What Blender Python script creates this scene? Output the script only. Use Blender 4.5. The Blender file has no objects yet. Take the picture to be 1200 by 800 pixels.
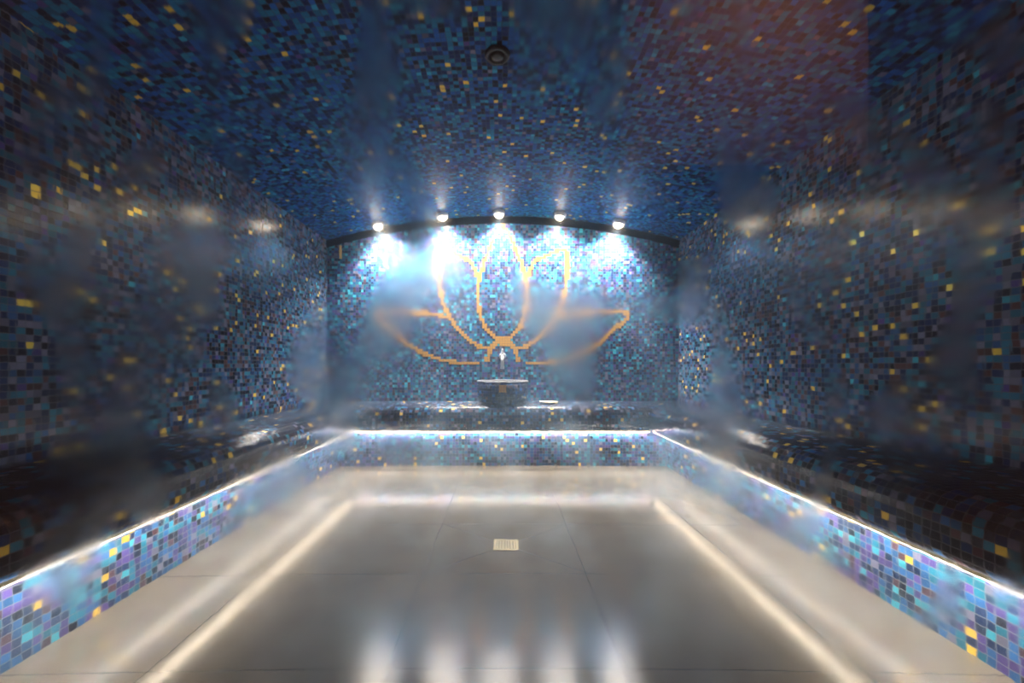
import bpy, bmesh, math, random
from mathutils import Vector
random.seed(7)
S = bpy.context.scene
C = S.collection

# ---------------------------------------------------------------- measures (metres)
EYE = 0.84            # camera height; the camera stands at x=0, y=0 and looks along +y
F = 460.0             # focal length in pixels of the 1200 px frame
HALF = 1.705          # half width between the side walls
BACK = 3.94           # back wall
FRONT = 0.62          # glass front of the steam room
RX, RY = 1.363, 3.39  # risers under the benches
NX, NY = 1.207, 3.34  # front edge of the bench noses
SEAT = 0.497
PITCH = 0.025         # mosaic pitch

def arch(x): return 2.29 - 0.24 * (x / HALF) ** 2
def on_back(px, py): return ((px - 589) * BACK / F, EYE - (py - 428) * BACK / F)

# ---------------------------------------------------------------- node helpers
def new_mat(name):
    m = bpy.data.materials.new(name); m.use_nodes = True
    nt = m.node_tree
    b = nt.nodes['Principled BSDF']
    return m, nt, b
def N(nt, t, **kw):
    n = nt.nodes.new(t)
    for k, v in kw.items(): setattr(n, k, v)
    return n
def math_n(nt, op, a, b=None, c=None):
    n = N(nt, 'ShaderNodeMath', operation=op)
    for i, v in enumerate((a, b, c)):
        if v is None: continue
        if isinstance(v, (int, float)): n.inputs[i].default_value = v
        else: nt.links.new(v, n.inputs[i])
    return n.outputs[0]
def simple(name, col, rough=0.5, metal=0.0, emit=None, strength=0, bump=0, bscale=60, spec=0.5):
    m, nt, b = new_mat(name)
    b.inputs['Base Color'].default_value = (*col, 1)
    b.inputs['Roughness'].default_value = rough
    b.inputs['Metallic'].default_value = metal
    b.inputs['Specular IOR Level'].default_value = spec
    if emit:
        b.inputs['Emission Color'].default_value = (*emit, 1)
        b.inputs['Emission Strength'].default_value = strength
    tc = N(nt, 'ShaderNodeTexCoord')
    nz = N(nt, 'ShaderNodeTexNoise'); nz.inputs['Scale'].default_value = bscale
    nt.links.new(tc.outputs['Object'], nz.inputs['Vector'])
    bp = N(nt, 'ShaderNodeBump'); bp.inputs['Strength'].default_value = bump; bp.inputs['Distance'].default_value = 0.002
    nt.links.new(nz.outputs['Fac'], bp.inputs['Height'])
    nt.links.new(bp.outputs['Normal'], b.inputs['Normal'])
    return m

def mosaic(name, palette, gold=0.015, rough=0.17, grout=(0.075, 0.095, 0.12), wet=0.0, seed=0.0, spec=0.5, gain=1.0):
    """glass mosaic: a grid of tiles in UV metres, one random palette colour per tile, a few gold ones"""
    m, nt, b = new_mat(name)
    L = nt.links.new
    uv = N(nt, 'ShaderNodeUVMap')
    vm = N(nt, 'ShaderNodeVectorMath', operation='SCALE'); L(uv.outputs[0], vm.inputs[0]); vm.inputs['Scale'].default_value = 1 / PITCH
    fl = N(nt, 'ShaderNodeVectorMath', operation='FLOOR'); L(vm.outputs[0], fl.inputs[0])
    fr = N(nt, 'ShaderNodeVectorMath', operation='FRACTION'); L(vm.outputs[0], fr.inputs[0])
    ad = N(nt, 'ShaderNodeVectorMath', operation='ADD'); L(fl.outputs[0], ad.inputs[0]); ad.inputs[1].default_value = (seed, seed * 1.7, seed)
    wn = N(nt, 'ShaderNodeTexWhiteNoise', noise_dimensions='3D'); L(ad.outputs[0], wn.inputs['Vector'])
    rp = N(nt, 'ShaderNodeValToRGB'); rp.color_ramp.interpolation = 'CONSTANT'
    tot = sum(w for _, w in palette); acc = 0
    els = rp.color_ramp.elements
    for i, (c, w) in enumerate(palette):
        e = els[i] if i < 2 else els.new(acc / tot)
        e.position = acc / tot; e.color = (*c, 1); acc += w
    L(wn.outputs['Value'], rp.inputs['Fac'])
    # second noise: value jitter and gold
    ad2 = N(nt, 'ShaderNodeVectorMath', operation='ADD'); L(ad.outputs[0], ad2.inputs[0]); ad2.inputs[1].default_value = (31.3, 71.9, 3.1)
    wn2 = N(nt, 'ShaderNodeTexWhiteNoise', noise_dimensions='3D'); L(ad2.outputs[0], wn2.inputs['Vector'])
    ad3 = N(nt, 'ShaderNodeVectorMath', operation='ADD'); L(ad.outputs[0], ad3.inputs[0]); ad3.inputs[1].default_value = (11.3, 1.9, 53.1)
    wn3 = N(nt, 'ShaderNodeTexWhiteNoise', noise_dimensions='3D'); L(ad3.outputs[0], wn3.inputs['Vector'])
    hsv = N(nt, 'ShaderNodeHueSaturation'); L(rp.outputs['Color'], hsv.inputs['Color'])
    val = math_n(nt, 'MULTIPLY_ADD', wn2.outputs['Value'], 0.7 * gain, 0.65 * gain); L(val, hsv.inputs['Value'])
    isg = math_n(nt, 'LESS_THAN', wn3.outputs['Value'], gold)
    mg = N(nt, 'ShaderNodeMix', data_type='RGBA'); L(isg, mg.inputs['Factor']); L(hsv.outputs['Color'], mg.inputs['A'])
    mg.inputs['B'].default_value = (1.0, 0.68, 0.10, 1)
    # grout
    sx = N(nt, 'ShaderNodeSeparateXYZ'); L(fr.outputs[0], sx.inputs[0])
    def edge(o):
        d = math_n(nt, 'ABSOLUTE', math_n(nt, 'SUBTRACT', o, 0.5))
        return d
    mx = math_n(nt, 'MAXIMUM', edge(sx.outputs[0]), edge(sx.outputs[1]))
    g = math_n(nt, 'GREATER_THAN', mx, 0.455)
    mc = N(nt, 'ShaderNodeMix', data_type='RGBA'); L(g, mc.inputs['Factor']); L(mg.outputs['Result'], mc.inputs['A'])
    mc.inputs['B'].default_value = (*grout, 1)
    L(mc.outputs['Result'], b.inputs['Base Color'])
    L(math_n(nt, 'MULTIPLY', isg, math_n(nt, 'MULTIPLY', math_n(nt, 'SUBTRACT', 1, g), 0.25)), b.inputs['Metallic'])
    L(math_n(nt, 'MULTIPLY_ADD', g, 0.4, rough), b.inputs['Roughness'])
    b.inputs['Specular IOR Level'].default_value = spec
    # tiles sit at slightly different tilts, grout lies lower
    tilt = N(nt, 'ShaderNodeVectorMath', operation='MULTIPLY')
    L(wn2.outputs['Color'], tilt.inputs[0]); L(fr.outputs[0], tilt.inputs[1])
    dt = N(nt, 'ShaderNodeSeparateXYZ'); L(tilt.outputs[0], dt.inputs[0])
    hgt = math_n(nt, 'ADD', math_n(nt, 'MULTIPLY', math_n(nt, 'ADD', dt.outputs[0], dt.outputs[1]), 0.35), math_n(nt, 'MULTIPLY', math_n(nt, 'SUBTRACT', 1, g), 1.0))
    bp = N(nt, 'ShaderNodeBump'); bp.inputs['Strength'].default_value = 0.5; bp.inputs['Distance'].default_value = 0.0015
    L(hgt, bp.inputs['Height'])
    last = bp.outputs['Normal']
    if wet:
        nz = N(nt, 'ShaderNodeTexNoise'); nz.inputs['Scale'].default_value = 14; nz.inputs['Detail'].default_value = 3; nz.inputs['Distortion'].default_value = 1.2
        L(uv.outputs[0], nz.inputs['Vector'])
        b2 = N(nt, 'ShaderNodeBump'); b2.inputs['Strength'].default_value = wet; b2.inputs['Distance'].default_value = 0.01
        L(nz.outputs['Fac'], b2.inputs['Height']); L(last, b2.inputs['Normal']); last = b2.outputs['Normal']
        b.inputs['Coat Weight'].default_value = 1.0; b.inputs['Coat Roughness'].default_value = 0.12
        L(b2.outputs['Normal'], b.inputs['Coat Normal'])
    L(last, b.inputs['Normal'])
    return m

# ---------------------------------------------------------------- palettes
navy, ink = (0.006, 0.020, 0.075), (0.006, 0.008, 0.022)
teal, cyan = (0.010, 0.15, 0.25), (0.04, 0.36, 0.50)
azure, lilac = (0.016, 0.095, 0.27), (0.14, 0.14, 0.22)
violet, plum = (0.065, 0.045, 0.20), (0.060, 0.026, 0.036)
pale = (0.26, 0.36, 0.50)
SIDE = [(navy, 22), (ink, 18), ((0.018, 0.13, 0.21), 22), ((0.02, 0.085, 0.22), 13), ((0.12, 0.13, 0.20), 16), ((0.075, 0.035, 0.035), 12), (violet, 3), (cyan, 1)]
CEIL = [((0.004, 0.022, 0.12), 26), (ink, 12), ((0.006, 0.17, 0.34), 26), ((0.008, 0.10, 0.40), 26), (lilac, 3), (violet, 2), ((0.02, 0.30, 0.50), 4)]
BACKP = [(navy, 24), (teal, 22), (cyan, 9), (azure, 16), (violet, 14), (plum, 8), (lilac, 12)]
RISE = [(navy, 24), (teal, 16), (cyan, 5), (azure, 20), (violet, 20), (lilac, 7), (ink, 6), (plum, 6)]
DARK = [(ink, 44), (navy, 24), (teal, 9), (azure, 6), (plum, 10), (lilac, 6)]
M = dict(
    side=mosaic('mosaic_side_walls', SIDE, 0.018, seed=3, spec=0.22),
    ceil=mosaic('mosaic_ceiling', CEIL, 0.013, rough=0.3, seed=11, spec=0.1, grout=(0.03, 0.08, 0.15)),
    back=mosaic('mosaic_back_wall', BACKP, 0.0, seed=5),
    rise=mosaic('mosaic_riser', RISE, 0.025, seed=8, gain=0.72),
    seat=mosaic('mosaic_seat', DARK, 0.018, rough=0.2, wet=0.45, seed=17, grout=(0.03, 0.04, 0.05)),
    bowl=mosaic('mosaic_bowl', [(ink, 45), (navy, 40), (azure, 10), (plum, 6)], 0.0, rough=0.15, seed=23, grout=(0.01, 0.012, 0.02)),
    chrome=simple('polished_chrome', (0.92, 0.93, 0.95), 0.30, 1.0),
    steel=simple('brushed_steel', (0.85, 0.72, 0.46), 0.22, 1.0, bump=0.3, bscale=300),
    brass=simple('satin_brass', (0.95, 0.66, 0.24), 0.35, 0.3, bump=0.1),
    gold=simple('gold_glass_tile', (0.58, 0.31, 0.065), 0.3, 0.15, bump=0.2),
    black=simple('black_plastic', (0.006, 0.006, 0.007), 0.45, bump=0.1),
    gap_shade=simple('painted_gap_shadow', (0.0025, 0.0018, 0.0015), 0.9, bump=0.3, spec=0.0),  # near-black colour stands in for the shade inside a recessed gap
    white=simple('white_ceramic', (0.85, 0.80, 0.68), 0.3, bump=0.05),
    lens=simple('lamp_lens', (1, 1, 1), 0.4, emit=(1.0, 0.88, 0.68), strength=170),
    strip=simple('led_strip', (1, 1, 1), 0.5, emit=(1.0, 0.88, 0.73), strength=165),
    soap=simple('cream_soap', (0.9, 0.78, 0.5), 0.5, bump=0.1),
)

# floor: large stone tiles, wet
def floor_mat():
    m, nt, b = new_mat('wet_floor_tiles'); L = nt.links.new
    uv = N(nt, 'ShaderNodeUVMap'); sx = N(nt, 'ShaderNodeSeparateXYZ'); L(uv.outputs[0], sx.inputs[0])
    def cell(o, off, p):
        f = math_n(nt, 'FRACT', math_n(nt, 'DIVIDE', math_n(nt, 'SUBTRACT', o, off), p))
        d = math_n(nt, 'MULTIPLY', math_n(nt, 'SUBTRACT', 0.5, math_n(nt, 'ABSOLUTE', math_n(nt, 'SUBTRACT', f, 0.5))), p)
        return d
    dx = cell(sx.outputs[0], 0.335, 0.655); dy = cell(sx.outputs[1], 1.12, 0.512)
    d = math_n(nt, 'MINIMUM', dx, dy)
    # envelope cuts running to the drain
    ax = math_n(nt, 'ABSOLUTE', math_n(nt, 'SUBTRACT', sx.outputs[0], 0.016)); ay = math_n(nt, 'ABSOLUTE', math_n(nt, 'SUBTRACT', sx.outputs[1], 1.89))
    diag = math_n(nt, 'MULTIPLY', math_n(nt, 'ABSOLUTE', math_n(nt, 'SUBTRACT', math_n(nt, 'MULTIPLY', ax, 0.256), math_n(nt, 'MULTIPLY', ay, 0.33))), 2.6)
    near = math_n(nt, 'LESS_THAN', ax, 0.335)
    diag = math_n(nt, 'ADD', diag, math_n(nt, 'MULTIPLY', math_n(nt, 'SUBTRACT', 1, near), 1.0))
    d = math_n(nt, 'MINIMUM', d, diag)
    j = math_n(nt, 'LESS_THAN', d, 0.0016)
    nz = N(nt, 'ShaderNodeTexNoise'); nz.inputs['Scale'].default_value = 5; nz.inputs['Detail'].default_value = 6; L(uv.outputs[0], nz.inputs['Vector'])
    rp = N(nt, 'ShaderNodeValToRGB'); rp.color_ramp.elements[0].position = 0.3; rp.color_ramp.elements[1].position = 0.75
    rp.color_ramp.elements[0].color = (0.11, 0.098, 0.08, 1); rp.color_ramp.elements[1].color = (0.145, 0.131, 0.108, 1)
    L(nz.outputs['Fac'], rp.inputs['Fac'])
    mc = N(nt, 'ShaderNodeMix', data_type='RGBA'); L(j, mc.inputs['Factor']); L(rp.outputs['Color'], mc.inputs['A']); mc.inputs['B'].default_value = (0.03, 0.03, 0.028, 1)
    L(mc.outputs['Result'], b.inputs['Base Color'])
    n2 = N(nt, 'ShaderNodeTexNoise'); n2.inputs['Scale'].default_value = 80; n2.inputs['Detail'].default_value = 4; L(uv.outputs[0], n2.inputs['Vector'])
    n3 = N(nt, 'ShaderNodeTexNoise'); n3.inputs['Scale'].default_value = 1.7; n3.inputs['Detail'].default_value = 2; L(uv.outputs[0], n3.inputs['Vector'])
    mr = N(nt, 'ShaderNodeMapRange'); L(n3.outputs['Fac'], mr.inputs['Value']); mr.inputs['From Min'].default_value = .3; mr.inputs['From Max'].default_value = .7
    mr.inputs['To Min'].default_value = 0.09; mr.inputs['To Max'].default_value = 0.17
    L(mr.outputs[0], b.inputs['Roughness'])
    h = math_n(nt, 'SUBTRACT', math_n(nt, 'MULTIPLY', n2.outputs['Fac'], 0.6), j)
    bp = N(nt, 'ShaderNodeBump'); bp.inputs['Strength'].default_value = 0.3; bp.inputs['Distance'].default_value = 0.002; L(h, bp.inputs['Height'])
    L(bp.outputs['Normal'], b.inputs['Normal'])
    b.inputs['Specular IOR Level'].default_value = 0.9
    return m
M['floor'] = floor_mat()

# ---------------------------------------------------------------- mesh helpers
def link(name, bm, mat, parent=None, smooth=False):
    me = bpy.data.meshes.new(name)
    bmesh.ops.recalc_face_normals(bm, faces=bm.faces)
    bm.to_mesh(me); bm.free()
    for mm in (mat if isinstance(mat, (list, tuple)) else [mat]): me.materials.append(mm)
    if smooth:
        for p in me.polygons: p.use_smooth = True
    o = bpy.data.objects.new(name, me); C.objects.link(o)
    if parent: o.parent = parent
    return o
def thing(name, label, cat, loc=(0, 0, 0), group=None):
    o = bpy.data.objects.new(name, None); C.objects.link(o); o.location = loc
    o.empty_display_size = 0.1
    o['label'] = label; o['category'] = cat
    if group: o['group'] = group
    return o
def struct(o): o['kind'] = 'structure'; return o
def grid_sheet(name, fn, us, vs, mat, thick, uvfn, kind=True):
    """a sheet fn(u, v) -> point with thickness vector from thick(u, v); uvs in metres"""
    bm = bmesh.new(); uvl = bm.loops.layers.uv.new('UVMap')
    def build(off):
        g = [[bm.verts.new(Vector(fn(u, v)) + Vector(thick(u, v)) * off) for v in vs] for u in us]
        return g
    A = build(0); B = build(1)
    def quad(vl, uvs):
        f = bm.faces.new(vl)
        for lp, q in zip(f.loops, uvs): lp[uvl].uv = q
    nu, nv = len(us), len(vs)
    for i in range(nu - 1):
        for j in range(nv - 1):
            q = [(i, j), (i + 1, j), (i + 1, j + 1), (i, j + 1)]
            uvs = [uvfn(us[a], vs[b]) for a, b in q]
            quad([A[a][b] for a, b in q], uvs)
            quad([B[a][b] for a, b in reversed(q)], uvs[::-1])
    for i in range(nu - 1):
        for j in (0, nv - 1): quad([A[i][j], A[i + 1][j], B[i + 1][j], B[i][j]], [(0, 0), (0, 0), (0, 0), (0, 0)])
    for j in range(nv - 1):
        for i in (0, nu - 1): quad([A[i][j], A[i][j + 1], B[i][j + 1], B[i][j]], [(0, 0)] * 4)
    o = link(name, bm, mat)
    return struct(o) if kind else o
def lin(a, b, n): return [a + (b - a) * i / (n - 1) for i in range(n)]
def box(bm, a, b):
    c = [(a[0] + b[0]) / 2, (a[1] + b[1]) / 2, (a[2] + b[2]) / 2]
    r = bmesh.ops.create_cube(bm, size=1)
    for v in r['verts']:
        v.co = Vector((c[0] + v.co.x * abs(b[0] - a[0]), c[1] + v.co.y * abs(b[1] - a[1]), c[2] + v.co.z * abs(b[2] - a[2])))
    return r['verts']
def lathe(bm, prof, seg=48, loc=(0, 0, 0), cap=True, uvp=None):
    uvl = bm.loops.layers.uv.verify()
    rings = []
    for r, z in prof:
        if r < 1e-6: rings.append([bm.verts.new((loc[0], loc[1], loc[2] + z))])
        else: rings.append([bm.verts.new((loc[0] + r * math.cos(2 * math.pi * k / seg), loc[1] + r * math.sin(2 * math.pi * k / seg), loc[2] + z)) for k in range(seg)])
    rr = uvp or max(r for r, _ in prof)
    arc = [0.0]
    for i in range(1, len(prof)): arc.append(arc[-1] + math.dist(prof[i], prof[i - 1]))
    for i in range(len(prof) - 1):
        a, b = rings[i], rings[i + 1]
        for k in range(seg):
            k2 = (k + 1) % seg
            vs = [a[k % len(a)], a[k2 % len(a)], b[k2 % len(b)], b[k % len(b)]]
            us = [(k, arc[i]), (k + 1, arc[i]), (k + 1, arc[i + 1]), (k, arc[i + 1])]
            seen, vl, ul = set(), [], []
            for v, u in zip(vs, us):
                if v not in seen: seen.add(v); vl.append(v); ul.append((u[0] * 2 * math.pi * rr / seg, u[1]))
            if len(vl) > 2:
                f = bm.faces.new(vl)
                for lp, q in zip(f.loops, ul): lp[uvl].uv = q
def tube(bm, pts, rad, seg=16):
    pts = [Vector(p) for p in pts]; rings = []
    up = Vector((1, 0, 0))
    for i, p in enumerate(pts):
        t = (pts[min(i + 1, len(pts) - 1)] - pts[max(i - 1, 0)]).normalized()
        a = t.cross(up)
        if a.length < 1e-3: a = t.cross(Vector((0, 0, 1)))
        a.normalize(); b = t.cross(a).normalized()
        r = rad[i] if isinstance(rad, (list, tuple)) else rad
        rings.append([bm.verts.new(p + (a * math.cos(2 * math.pi * k / seg) + b * math.sin(2 * math.pi * k / seg)) * r) for k in range(seg)])
    for A, B in zip(rings, rings[1:]):
        for k in range(seg): bm.faces.new((A[k], A[(k + 1) % seg], B[(k + 1) % seg], B[k]))
    bm.faces.new(rings[0]); bm.faces.new(rings[-1])

# ---------------------------------------------------------------- room shell
Y0 = FRONT - 0.05
T = 0.1
grid_sheet('floor', lambda u, v: (u, v, 0), [-HALF, HALF], [Y0, BACK], M['floor'], lambda u, v: (0, 0, -T), lambda u, v: (u, v))
for sgn, nm in ((-1, 'wall_left'), (1, 'wall_right')):
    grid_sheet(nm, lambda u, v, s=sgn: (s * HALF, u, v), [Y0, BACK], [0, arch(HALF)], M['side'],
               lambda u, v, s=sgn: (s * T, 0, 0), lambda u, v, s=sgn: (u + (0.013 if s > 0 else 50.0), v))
xs = lin(-HALF, HALF, 41)
grid_sheet('wall_back', lambda u, v: (u, BACK, v * arch(u)), xs, lin(0, 1, 2), M['back'], lambda u, v: (0, T, 0), lambda u, v: (u, v * arch(u)))
grid_sheet('ceiling', lambda u, v: (u, v, arch(u)), lin(-HALF, HALF, 41), [Y0, BACK], M['ceil'], lambda u, v: (0, 0, T), lambda u, v: (u, v))

# flush near-black strip: painted shade of the gap between back wall and vault
grid_sheet('shadow_band_1', lambda u, v: (u, BACK - 0.006, arch(u) - 0.075 + 0.07 * v), lin(-HALF + 0.002, HALF - 0.002, 41), [0, 1], M['gap_shade'], lambda u, v: (0, 0.005, 0), lambda u, v: (u, v))

# ---------------------------------------------------------------- lotus outline set in gold mosaic on the back wall
R1 = [(597, 281), (607, 303), (615, 328), (617, 349), (614, 370), (607, 387), (590, 401)]
R2 = [(617, 328), (625, 311), (640, 303), (660, 297), (662, 317), (660, 342), (653, 366), (639, 387), (621, 403), (607, 408), (592, 400)]
R3 = [(649, 373), (668, 370), (688, 368), (730, 369), (716, 387), (695, 405), (667, 419), (639, 425), (616, 425)]
R4 = [(589, 397), (597, 402), (603, 411), (607, 423)]
R0 = [(589, 268), (597, 281)]
curves = []
for cv in (R0, R1, R2, R3, R4):
    curves.append(cv); curves.append([(2 * 589 - x, y) for x, y in cv])
def smooth_pts(cv, n=14):
    P = [Vector((*on_back(*p), 0)) for p in cv]
    out = []
    for i in range(len(P) - 1):
        p0 = P[max(i - 1, 0)]; p1 = P[i]; p2 = P[i + 1]; p3 = P[min(i + 2, len(P) - 1)]
        sharp = 0.5
        for k in range(n):
            t = k / n
            out.append(sharp * ((2 * p1) + (-p0 + p2) * t + (2 * p0 - 5 * p1 + 4 * p2 - p3) * t * t + (-p0 + 3 * p1 - 3 * p2 + p3) * t ** 3))
    return out + [P[-1]]
cells = set()
for cv in curves:
    for p in smooth_pts(cv):
        for dx in (-1, 0, 1):
            for dz in (-1, 0, 1):
                i = math.floor(p.x / PITCH) + dx; k = math.floor(p.y / PITCH) + dz
                cx, cz = (i + .5) * PITCH, (k + .5) * PITCH
                if math.hypot(cx - p.x, cz - p.y) < 0.0185: cells.add((i, k))
for dx in range(-2, 2):
    for dz in range(-1, 2):
        q = on_back(589, 402); cells.add((math.floor(q[0] / PITCH) + dx + 1, math.floor(q[1] / PITCH) + dz))
bm = bmesh.new()
for i, k in sorted(cells):
    g = 0.0011
    box(bm, (i * PITCH + g, BACK - 0.0015, k * PITCH + g), ((i + 1) * PITCH - g, BACK + 0.001, (k + 1) * PITCH - g))
o = link('lotus_mosaic', bm, M['gold'])
o['label'] = 'outline of a lotus flower inlaid in gold mosaic on the blue back wall'; o['category'] = 'mosaic artwork'

# ---------------------------------------------------------------- bench: U-shaped, seat with bullnose over recessed riser
bench = thing('mosaic_bench', 'U-shaped dark mosaic bench built along the two side walls and the back wall', 'bench', (0, BACK - 0.3, 0))
by = BACK - 0.3
PROF = [(0.0, SEAT)]
# t: 0 at the wall, 1 at the nose edge; measured from the nose edge inwards in metres
def seat_profile(depth, over):
    pr = [(0.0, SEAT + 0.004), (0.1, SEAT), (depth * 0.5, SEAT - 0.002), (depth - 0.085, SEAT - 0.004)]
    for a in range(15, 91, 15):     # top round
        r = 0.085
        pr.append((depth - r + r * math.sin(math.radians(a)), SEAT - 0.004 - r * (1 - math.cos(math.radians(a)))))
    pr.append((depth, 0.34))
    for a in range(30, 91, 30):     # small lower round
        r = 0.037
        pr.append((depth - r + r * math.cos(math.radians(a)), 0.34 - r * math.sin(math.radians(a))))
    pr.append((depth - over - 0.02, 0.303)); 
    pr.append((0.0, 0.303))
    return pr
ps = seat_profile(HALF - NX, RX - NX)
pb = seat_profile(BACK - NY, RY - NY)
pb[-2] = (BACK - RY, 0.303)
GAP = 0.002
def seat_mesh(which):
    bm = bmesh.new(); uvl = bm.loops.layers.uv.new('UVMap')
    rows = []
    n = len(ps)
    arc = [0.0]
    for i in range(1, n): arc.append(arc[-1] + math.dist(ps[i], ps[i - 1]))
    for i in range(n):
        us, z = ps[i]; ub, _ = pb[i]
        xi, yi = HALF - us - GAP, BACK - ub - GAP
        if which == 'back': rows.append([(-xi, yi, z), (xi, yi, z)])
        elif which == 'left': rows.append([(-xi, Y0, z), (-xi, yi, z)])
        else: rows.append([(xi, Y0, z), (xi, yi, z)])
    V = [[bm.verts.new((p[0], p[1] - by, p[2])) for p in r] for r in rows]
    for i in range(n):
        j = (i + 1) % n
        f = bm.faces.new((V[i][0], V[i][1], V[j][1], V[j][0]))
        al = 0 if which == 'back' else 1
        uvs = [(rows[i][0][al], arc[i]), (rows[i][1][al], arc[i]), (rows[j][1][al], arc[j] if j else arc[i] + .3), (rows[j][0][al], arc[j] if j else arc[i] + .3)]
        for lp, q in zip(f.loops, uvs): lp[uvl].uv = q
        f.smooth = True
    bm.faces.new([r[0] for r in V]); bm.faces.new([r[1] for r in V])
    return bm
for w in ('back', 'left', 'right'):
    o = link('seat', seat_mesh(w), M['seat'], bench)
def riser(a, b, inward):
    # a-b along the front face, inward = direction into the masonry
    bm = bmesh.new(); uvl = bm.loops.layers.uv.new('UVMap')
    ln = math.dist(a, b); ix, iy = inward
    P = [(a[0], a[1]), (b[0], b[1]), (b[0] + ix * .12, b[1] + iy * .12), (a[0] + ix * .12, a[1] + iy * .12)]
    lo = [bm.verts.new((x, y - by, 0.0)) for x, y in P]; hi = [bm.verts.new((x, y - by, 0.303)) for x, y in P]
    for i in range(4):
        j = (i + 1) % 4
        f = bm.faces.new((lo[i], lo[j], hi[j], hi[i]))
        L_ = ln if i in (0, 2) else 0.12
        for lp, q in zip(f.loops, [(0.006, 0), (L_ + .006, 0), (L_ + .006, .303), (0.006, .303)]): lp[uvl].uv = q
    bm.faces.new(lo); bm.faces.new(hi)
    return link('riser', bm, M['rise'], bench)
riser((-RX, RY), (RX, RY), (0, 1)); riser((-RX, RY), (-RX, Y0), (-1, 0)); riser((RX, Y0), (RX, RY), (1, 0))

# LED strips under the nose (aluminium channel + diffuser)
TILT = 0
def led(label, a, b, side):
    t = thing('light_strip', label, 'light strip', ((a[0] + b[0]) / 2, (a[1] + b[1]) / 2, 0.303))
    cx, cy, cz = t.location
    w = 0.009
    along_x = abs(b[0] - a[0]) > abs(b[1] - a[1])
    def rect(wz0, wz1, ww, e):
        if along_x: return (a[0] + e - cx, -ww, wz0 - cz), (b[0] - e - cx, ww, wz1 - cz)
        return (-ww, a[1] + e - cy, wz0 - cz), (ww, b[1] - e - cy, wz1 - cz)
    # channel: a shallow trough tilted towards the riser, its diffuser facing down and back
    bm = bmesh.new()
    sg = side
    prof = [(-.014, .0), (.014, .0), (.014, -.008), (.010, -.008), (.010, -.003), (-.010, -.003), (-.010, -.011), (-.014, -.011)]
    def place(bm, prof, e):
        R = []
        for u, z in prof:
            c_, s_ = math.cos(TILT), math.sin(TILT)
            uu, zz = (u * sg), z - 0.001
            if along_x: R.append([(a[0] + e - cx, uu, zz), (b[0] - e - cx, uu, zz)])
            else: R.append([(uu, a[1] + e - cy, zz), (uu, b[1] - e - cy, zz)])
        V = [[bm.verts.new(p) for p in r] for r in R]
        for i in range(len(V)): j = (i + 1) % len(V); bm.faces.new((V[i][0], V[i][1], V[j][1], V[j][0]))
        bm.faces.new([v[0] for v in V]); bm.faces.new([v[1] for v in V])
    place(bm, prof, 0); link('channel', bm, M['steel'], t)
    bm = bmesh.new(); place(bm, [(-.0098, -.0032), (.0098, -.0032), (.0098, -.0070), (-.0098, -.0140)], 0.003); link('diffuser', bm, M['strip'], t)
    return t
LX, LY = NX + 0.043, NY + 0.033
led('glowing light strip hidden under the front lip of the back bench', (-LX + .03, LY), (LX - .03, LY), 1)
led('glowing light strip hidden under the front lip of the left bench', (-LX, Y0 + .02), (-LX, LY - .03), -1)
led('glowing light strip hidden under the front lip of the right bench', (LX, Y0 + .02), (LX, LY - .03), 1)

# ---------------------------------------------------------------- downlights
names = ['leftmost of the five bright ceiling spotlights above the back wall',
         'second from left of the five bright ceiling spotlights above the back wall',
         'middle one of the five bright ceiling spotlights, above the tip of the gold lotus',
         'second from right of the five bright ceiling spotlights above the back wall',
         'rightmost of the five bright ceiling spotlights above the back wall']
LYD = 3.82
for k, px in enumerate((448, 521, 585, 654, 720)):
    x = (px - 589) * LYD / F
    z = arch(x) - 0.02
    t = thing('ceiling_spotlight', names[k], 'ceiling light', (x, LYD, z), 'ceiling spotlights above the back wall')
    t.rotation_euler = (0, math.atan(0.48 * x / HALF ** 2), 0)
    bm = bmesh.new(); lathe(bm, [(0, 0.03), (0.055, 0.03), (0.057, -0.004), (0.053, -0.014), (0.044, -0.016), (0.042, -0.010), (0, -0.010)], 40)
    link('bezel', bm, M['chrome'], t, True)
    bm = bmesh.new(); lathe(bm, [(0, -0.0102), (0.041, -0.0102), (0.039, -0.022), (0.030, -0.034), (0.016, -0.041), (0, -0.043)], 32)
    link('lens', bm, M['lens'], t, True)
    ld = bpy.data.lights.new('spot_lamp', 'SPOT'); ld.energy = 215; ld.color = (1.0, 0.94, 0.87)
    ld.spot_size = math.radians(136); ld.spot_blend = 1.0; ld.shadow_soft_size = 0.02
    lo = bpy.data.objects.new('lamp', ld); C.objects.link(lo); lo.parent = t; lo.location = (0, 0, -0.06); lo.rotation_euler = (math.radians(6), 0, 0)

# ---------------------------------------------------------------- basin and tap on the back bench
BY = 3.61
t = thing('mosaic_basin', 'round dark mosaic basin with a thin metal rim in the middle of the back bench', 'basin', (0, BY, SEAT + 0.0003))
bm = bmesh.new()
lathe(bm, [(0, 0), (0.185, 0), (0.212, 0.022), (0.223, 0.06), (0.226, 0.20), (0.208, 0.20), (0.204, 0.10), (0.18, 0.05), (0, 0.04)], 64)
link('bowl', bm, M['bowl'], t, True)
bm = bmesh.new()
lathe(bm, [(0.206, 0.2005), (0.2285, 0.2005), (0.231, 0.204), (0.2285, 0.2085), (0.206, 0.2085), (0.204, 0.204), (0.206, 0.2005)], 64)
link('rim', bm, M['chrome'], t, True)
bm = bmesh.new(); lathe(bm, [(0, 0.150), (0.2055, 0.150), (0.2055, 0.156), (0, 0.156)], 48)
m, nt, b = new_mat('basin_water'); b.inputs['Base Color'].default_value = (0.6, 0.8, 0.85, 1); b.inputs['Roughness'].default_value = 0.03
b.inputs['Transmission Weight'].default_value = 1; b.inputs['IOR'].default_value = 1.33
link('water', bm, m, t)
bm = bmesh.new()
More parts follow.
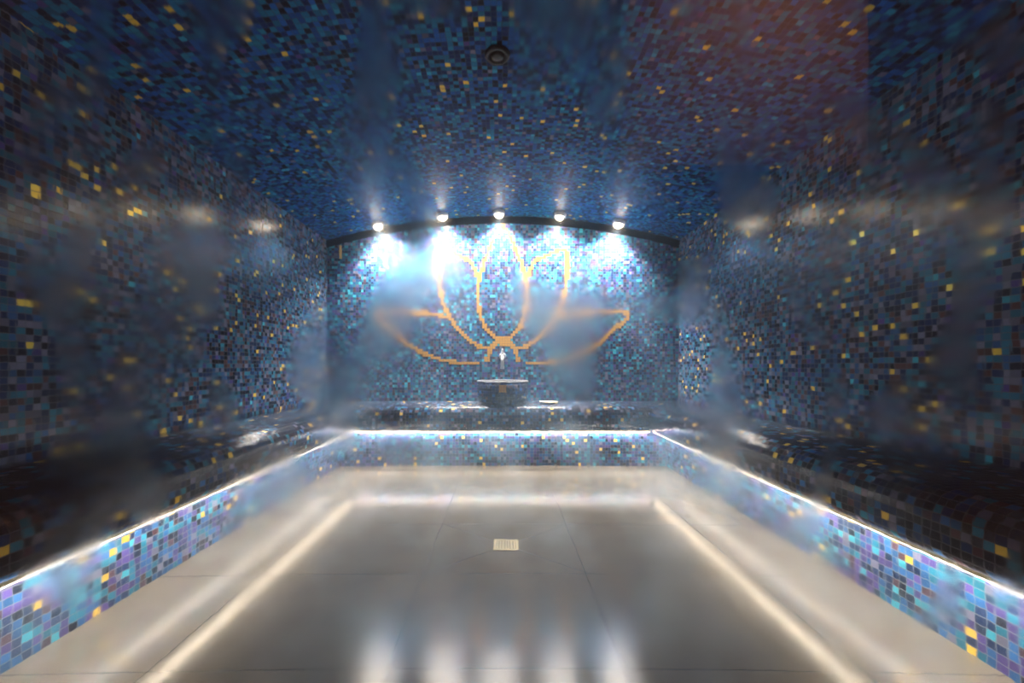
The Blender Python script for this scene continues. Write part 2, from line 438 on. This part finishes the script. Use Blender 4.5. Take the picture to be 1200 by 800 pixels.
for i in range(-1, 2):
    for k in range(3):
        a = i * 0.021 / 0.2265
        vs = box(bm, (-0.0095, -0.2300, 0.117 + k * .021), (0.0095, -0.222, 0.136 + k * .021))
        for v in vs:
            x, y = v.co.x, v.co.y
            v.co.x = x * math.cos(a) - y * math.sin(a); v.co.y = x * math.sin(a) + y * math.cos(a)
o = link('gold_tile_patch', bm, M['gold'], t); o['label'] = 'small square patch of gold tiles'

t = thing('wall_tap', 'chrome tap with a down-turned spout on the back wall over the basin', 'tap', (0.0, BACK, 0.93))
bm = bmesh.new(); r_ = [(0, 0), (0.034, 0), (0.034, 0.006), (0.024, 0.014), (0, 0.014)]
lathe(bm, r_, 32); bmesh.ops.rotate(bm, verts=bm.verts, cent=(0, 0, 0), matrix=__import__('mathutils').Matrix.Rotation(math.radians(90), 3, 'X'))
link('flange', bm, M['chrome'], t, True)
bm = bmesh.new()
pts = [(0, -0.012, 0)] + [(0, -0.10, 0)] + [(0, -0.10 - 0.06 * math.sin(a), -0.06 + 0.06 * math.cos(a)) for a in [math.radians(d) for d in range(15, 91, 15)]] + [(0, -0.16, -0.10), (0, -0.16, -0.12)]
tube(bm, pts, [0.015] * (len(pts) - 2) + [0.015, 0.018]); link('spout', bm, M['chrome'], t, True)
bm = bmesh.new(); tube(bm, [(0, -0.06, 0.012), (0, -0.06, 0.045)], 0.013); tube(bm, [(0, -0.055, 0.045), (0, -0.075, 0.05), (0.0, -0.12, 0.062)], [0.014, 0.011, 0.007])
link('lever', bm, M['chrome'], t, True)

# small dish with soap to the right of the basin
dx = (641 - 589) * 3.66 / F
t = thing('soap_dish', 'small pale oval dish on the back bench just right of the basin', 'dish', (dx, 3.62, SEAT - 0.0005))
bm = bmesh.new(); lathe(bm, [(0, 0), (0.05, 0), (0.075, 0.012), (0.085, 0.020), (0.081, 0.021), (0.07, 0.015), (0.045, 0.008), (0, 0.008)], 40)
for v in bm.verts: v.co.y *= 0.65
link('dish', bm, M['white'], t, True)
bm = bmesh.new(); lathe(bm, [(0, 0.0085), (0.045, 0.0085), (0.055, 0.016), (0.045, 0.025), (0, 0.028)], 32)
for v in bm.verts: v.co.y *= 0.6
link('soap', bm, M['soap'], t, True)

# narrow brass plate high on the left of the back wall
px = on_back(406, 300)
t = thing('brass_wall_plate', 'narrow upright brass plate high in the left corner of the back wall', 'wall plate', (px[0], BACK, px[1]))
bm = bmesh.new(); box(bm, (-0.017, -0.008, -0.065), (0.017, 0, 0.065)); bmesh.ops.bevel(bm, geom=bm.edges[:], offset=0.003, segments=2, affect='EDGES')
link('plate', bm, M['brass'], t)
for s in (-1, 1):
    bm = bmesh.new(); lathe(bm, [(0, 0), (0.005, 0), (0.004, 0.002), (0, 0.003)], 16)
    bmesh.ops.rotate(bm, verts=bm.verts, cent=(0, 0, 0), matrix=__import__('mathutils').Matrix.Rotation(math.radians(90), 3, 'X'))
    bmesh.ops.translate(bm, verts=bm.verts, vec=(0, -0.0081, s * 0.052)); link('screw', bm, M['steel'], t)

# round black vent in the vault
t = thing('ceiling_vent', 'small round black vent set in the mosaic ceiling', 'vent', (-0.024, 1.90, arch(0.024)))
bm = bmesh.new(); lathe(bm, [(0.0, 0.004), (0.056, 0.004), (0.058, -0.006), (0.052, -0.014), (0.043, -0.016), (0.040, -0.004), (0, -0.003)], 40)
link('collar', bm, M['black'], t, True)
bm = bmesh.new(); lathe(bm, [(0, -0.0032), (0.012, -0.0035), (0.030, -0.010), (0.032, -0.013), (0.014, -0.017), (0, -0.018)], 32)
link('baffle', bm, M['black'], t, True)

# floor drain
t = thing('floor_drain', 'small square steel drain grate in the middle of the floor', 'drain', (0.016, 1.89, 0))
bm = bmesh.new()
h = 0.057
for a, b in (((-h, -h), (h, -h + .012)), ((-h, h - .012), (h, h)), ((-h, -h + .012), (-h + .012, h - .012)), ((h - .012, -h + .012), (h, h - .012))):
    box(bm, (a[0], a[1], -0.001), (b[0], b[1], 0.003))
link('frame', bm, M['steel'], t)
bm = bmesh.new()
for i in range(-3, 4): box(bm, (i * .0128 - .0035, -0.045, -0.001), (i * .0128 + .0035, 0.045, 0.0028))
for i in range(-2, 3): box(bm, (-0.045, i * .018 - .0025, -0.001), (0.045, i * .018 + .0025, 0.0024))
link('grate', bm, M['steel'], t)
bm = bmesh.new(); box(bm, (-0.045, -0.045, -0.0005), (0.045, 0.045, 0.0006)); link('sump', bm, M['black'], t)

# ---------------------------------------------------------------- steam
STEAM = True
if STEAM:
    bm = bmesh.new()
    n = 24; e = 0.004
    top = [(x, arch(x) - e) for x in lin(-HALF + e, HALF - e, n)]
    ring = [(-HALF + e, e)] + [(HALF - e, e)] + top[::-1]
    A = [bm.verts.new((x, FRONT, z)) for x, z in ring]; B = [bm.verts.new((x, BACK - e, z)) for x, z in ring]
    bm.faces.new(A); bm.faces.new(B)
    for i in range(len(ring)):
        j = (i + 1) % len(ring); bm.faces.new((A[i], A[j], B[j], B[i]))
    m = bpy.data.materials.new('steam'); m.use_nodes = True; nt = m.node_tree
    nt.nodes.remove(nt.nodes['Principled BSDF'])
    vs = N(nt, 'ShaderNodeVolumeScatter'); vs.inputs['Color'].default_value = (0.50, 0.74, 1.0, 1); vs.inputs['Anisotropy'].default_value = 0.35
    tc = N(nt, 'ShaderNodeTexCoord'); nz = N(nt, 'ShaderNodeTexNoise'); nz.inputs['Scale'].default_value = 1.6; nz.inputs['Detail'].default_value = 3
    nz.inputs['Distortion'].default_value = 0.4
    nt.links.new(tc.outputs['Object'], nz.inputs['Vector'])
    mr = N(nt, 'ShaderNodeMapRange'); nt.links.new(nz.outputs['Fac'], mr.inputs['Value'])
    mr.inputs['From Min'].default_value = 0.45; mr.inputs['From Max'].default_value = 0.7
    mr.inputs['To Min'].default_value = 0.004; mr.inputs['To Max'].default_value = 0.10
    # thicker wisps drifting low around the light strips
    nb = N(nt, 'ShaderNodeTexNoise'); nb.inputs['Scale'].default_value = 3.0; nb.inputs['Detail'].default_value = 2
    nt.links.new(tc.outputs['Object'], nb.inputs['Vector'])
    m2 = N(nt, 'ShaderNodeMapRange'); nt.links.new(nb.outputs['Fac'], m2.inputs['Value'])
    m2.inputs['From Min'].default_value = 0.52; m2.inputs['From Max'].default_value = 0.7; m2.inputs['To Min'].default_value = 0; m2.inputs['To Max'].default_value = 0.5
    sp = N(nt, 'ShaderNodeSeparateXYZ'); nt.links.new(tc.outputs['Object'], sp.inputs[0])
    m3 = N(nt, 'ShaderNodeMapRange'); nt.links.new(sp.outputs[2], m3.inputs['Value'])
    m3.inputs['From Min'].default_value = 0.25; m3.inputs['From Max'].default_value = 0.65; m3.inputs['To Min'].default_value = 1; m3.inputs['To Max'].default_value = 0
    dens = math_n(nt, 'ADD', mr.outputs[0], math_n(nt, 'MULTIPLY', m2.outputs[0], m3.outputs[0]))
    nt.links.new(dens, vs.inputs['Density'])
    nt.links.new(vs.outputs[0], nt.nodes['Material Output'].inputs['Volume'])
    o = link('steam', bm, m)
    o['kind'] = 'stuff'; o['label'] = 'thin drifting steam filling the whole mosaic room'; o['category'] = 'steam'

# ---------------------------------------------------------------- wet glass front between the room and the lobby
GOFF = 12.1
def wet_glass():
    m, nt, b = new_mat('condensation_glass'); L = nt.links.new
    b.inputs['Base Color'].default_value = (1, 1, 1, 1); b.inputs['Transmission Weight'].default_value = 1
    b.inputs['IOR'].default_value = 1.45
    tc = N(nt, 'ShaderNodeTexCoord')
    nz = N(nt, 'ShaderNodeTexNoise'); nz.inputs['Scale'].default_value = 6.5; nz.inputs['Detail'].default_value = 1.5; nz.inputs['Distortion'].default_value = 0.5
    mq = N(nt, 'ShaderNodeMapping'); mq.inputs['Scale'].default_value = (1, 1, 0.7); mq.inputs['Location'].default_value = (GOFF, 0, 1.3); L(tc.outputs['Object'], mq.inputs['Vector'])
    L(mq.outputs[0], nz.inputs['Vector'])
    mr = N(nt, 'ShaderNodeMapRange'); L(nz.outputs['Fac'], mr.inputs['Value'])
    mr.inputs['From Min'].default_value = 0.49; mr.inputs['From Max'].default_value = 0.69
    mr.inputs['To Min'].default_value = 0.04; mr.inputs['To Max'].default_value = 0.20
    L(mr.outputs[0], b.inputs['Roughness'])
    mp = N(nt, 'ShaderNodeMapping'); mp.inputs['Scale'].default_value = (60, 60, 26); L(tc.outputs['Object'], mp.inputs['Vector'])
    n2 = N(nt, 'ShaderNodeTexNoise'); n2.inputs['Scale'].default_value = 1; n2.inputs['Detail'].default_value = 1.5; L(mp.outputs[0], n2.inputs['Vector'])
    bp = N(nt, 'ShaderNodeBump'); bp.inputs['Strength'].default_value = 1; bp.inputs['Distance'].default_value = 0.00008
    L(n2.outputs['Fac'], bp.inputs['Height'])
    L(bp.outputs['Normal'], b.inputs['Normal'])
    return m
gm, gnt, gb = new_mat('clear_glass'); gb.inputs['Base Color'].default_value = (1, 1, 1, 1); gb.inputs['Transmission Weight'].default_value = 1; gb.inputs['Roughness'].default_value = 0
M['glass'] = gm; M['wet'] = wet_glass()
GY = FRONT - 0.03
def pane(name, x0, x1):
    bm = bmesh.new(); n = 24
    ring = [(x0, 0.003), (x1, 0.003)] + [(x, arch(x) - 0.004) for x in lin(x1, x0, n)]
    A = [bm.verts.new((x, GY, z)) for x, z in ring]; B = [bm.verts.new((x, GY + 0.010, z)) for x, z in ring]
    bm.faces.new(A); f = bm.faces.new(B); f.material_index = 1
    for i in range(len(ring)):
        j = (i + 1) % len(ring); bm.faces.new((A[i], A[j], B[j], B[i]))
    return struct(link(name, bm, [M['glass'], M['wet']]))
pane('window_1', -HALF + .004, HALF - .004)

# ---------------------------------------------------------------- lobby behind the camera: a brown bulkhead that the glass reflects
bm = bmesh.new(); box(bm, (0.9, -1.82, 2.32), (2.70, -1.72, 4.4))
struct(link('wall_lobby', bm, simple('brown_plaster', (0.45, 0.24, 0.17), 0.8, bump=0.2)))
ld = bpy.data.lights.new('lobby_lamp', 'SPOT'); ld.energy = 120; ld.color = (1.0, 0.72, 0.55); ld.spot_size = math.radians(110); ld.spot_blend = 1; ld.shadow_soft_size = 0.05
lo = bpy.data.objects.new('lobby_lamp', ld); C.objects.link(lo); lo.location = (1.9, -0.5, 3.9); lo.rotation_euler = (math.radians(-55), 0, 0)

# ---------------------------------------------------------------- world: dim warm lobby outside the glass front
w = bpy.data.worlds.new('lobby_gloom'); S.world = w; w.use_nodes = True
bg = w.node_tree.nodes['Background']; bg.inputs[0].default_value = (0.95, 0.50, 0.38, 1); bg.inputs[1].default_value = 0.065

# ---------------------------------------------------------------- camera
cd = bpy.data.cameras.new('camera'); cam = bpy.data.objects.new('camera', cd); C.objects.link(cam)
cam.location = (0, 0, EYE); cam.rotation_euler = (math.radians(90), 0, 0)
cd.sensor_width = 36; cd.lens = 36 * F / 1200
cd.shift_x = 11 / 1200; cd.shift_y = 28 / 1200
cd.clip_start = 0.02
S.camera = cam
S.view_settings.view_transform = 'Standard'; S.view_settings.look = 'None'
S.view_settings.gamma = 1; S.view_settings.use_curve_mapping = False
S.view_settings.exposure = 0.0
S.cycles.use_denoising = True
S.cycles.max_bounces = 8
S.cycles.volume_bounces = 1
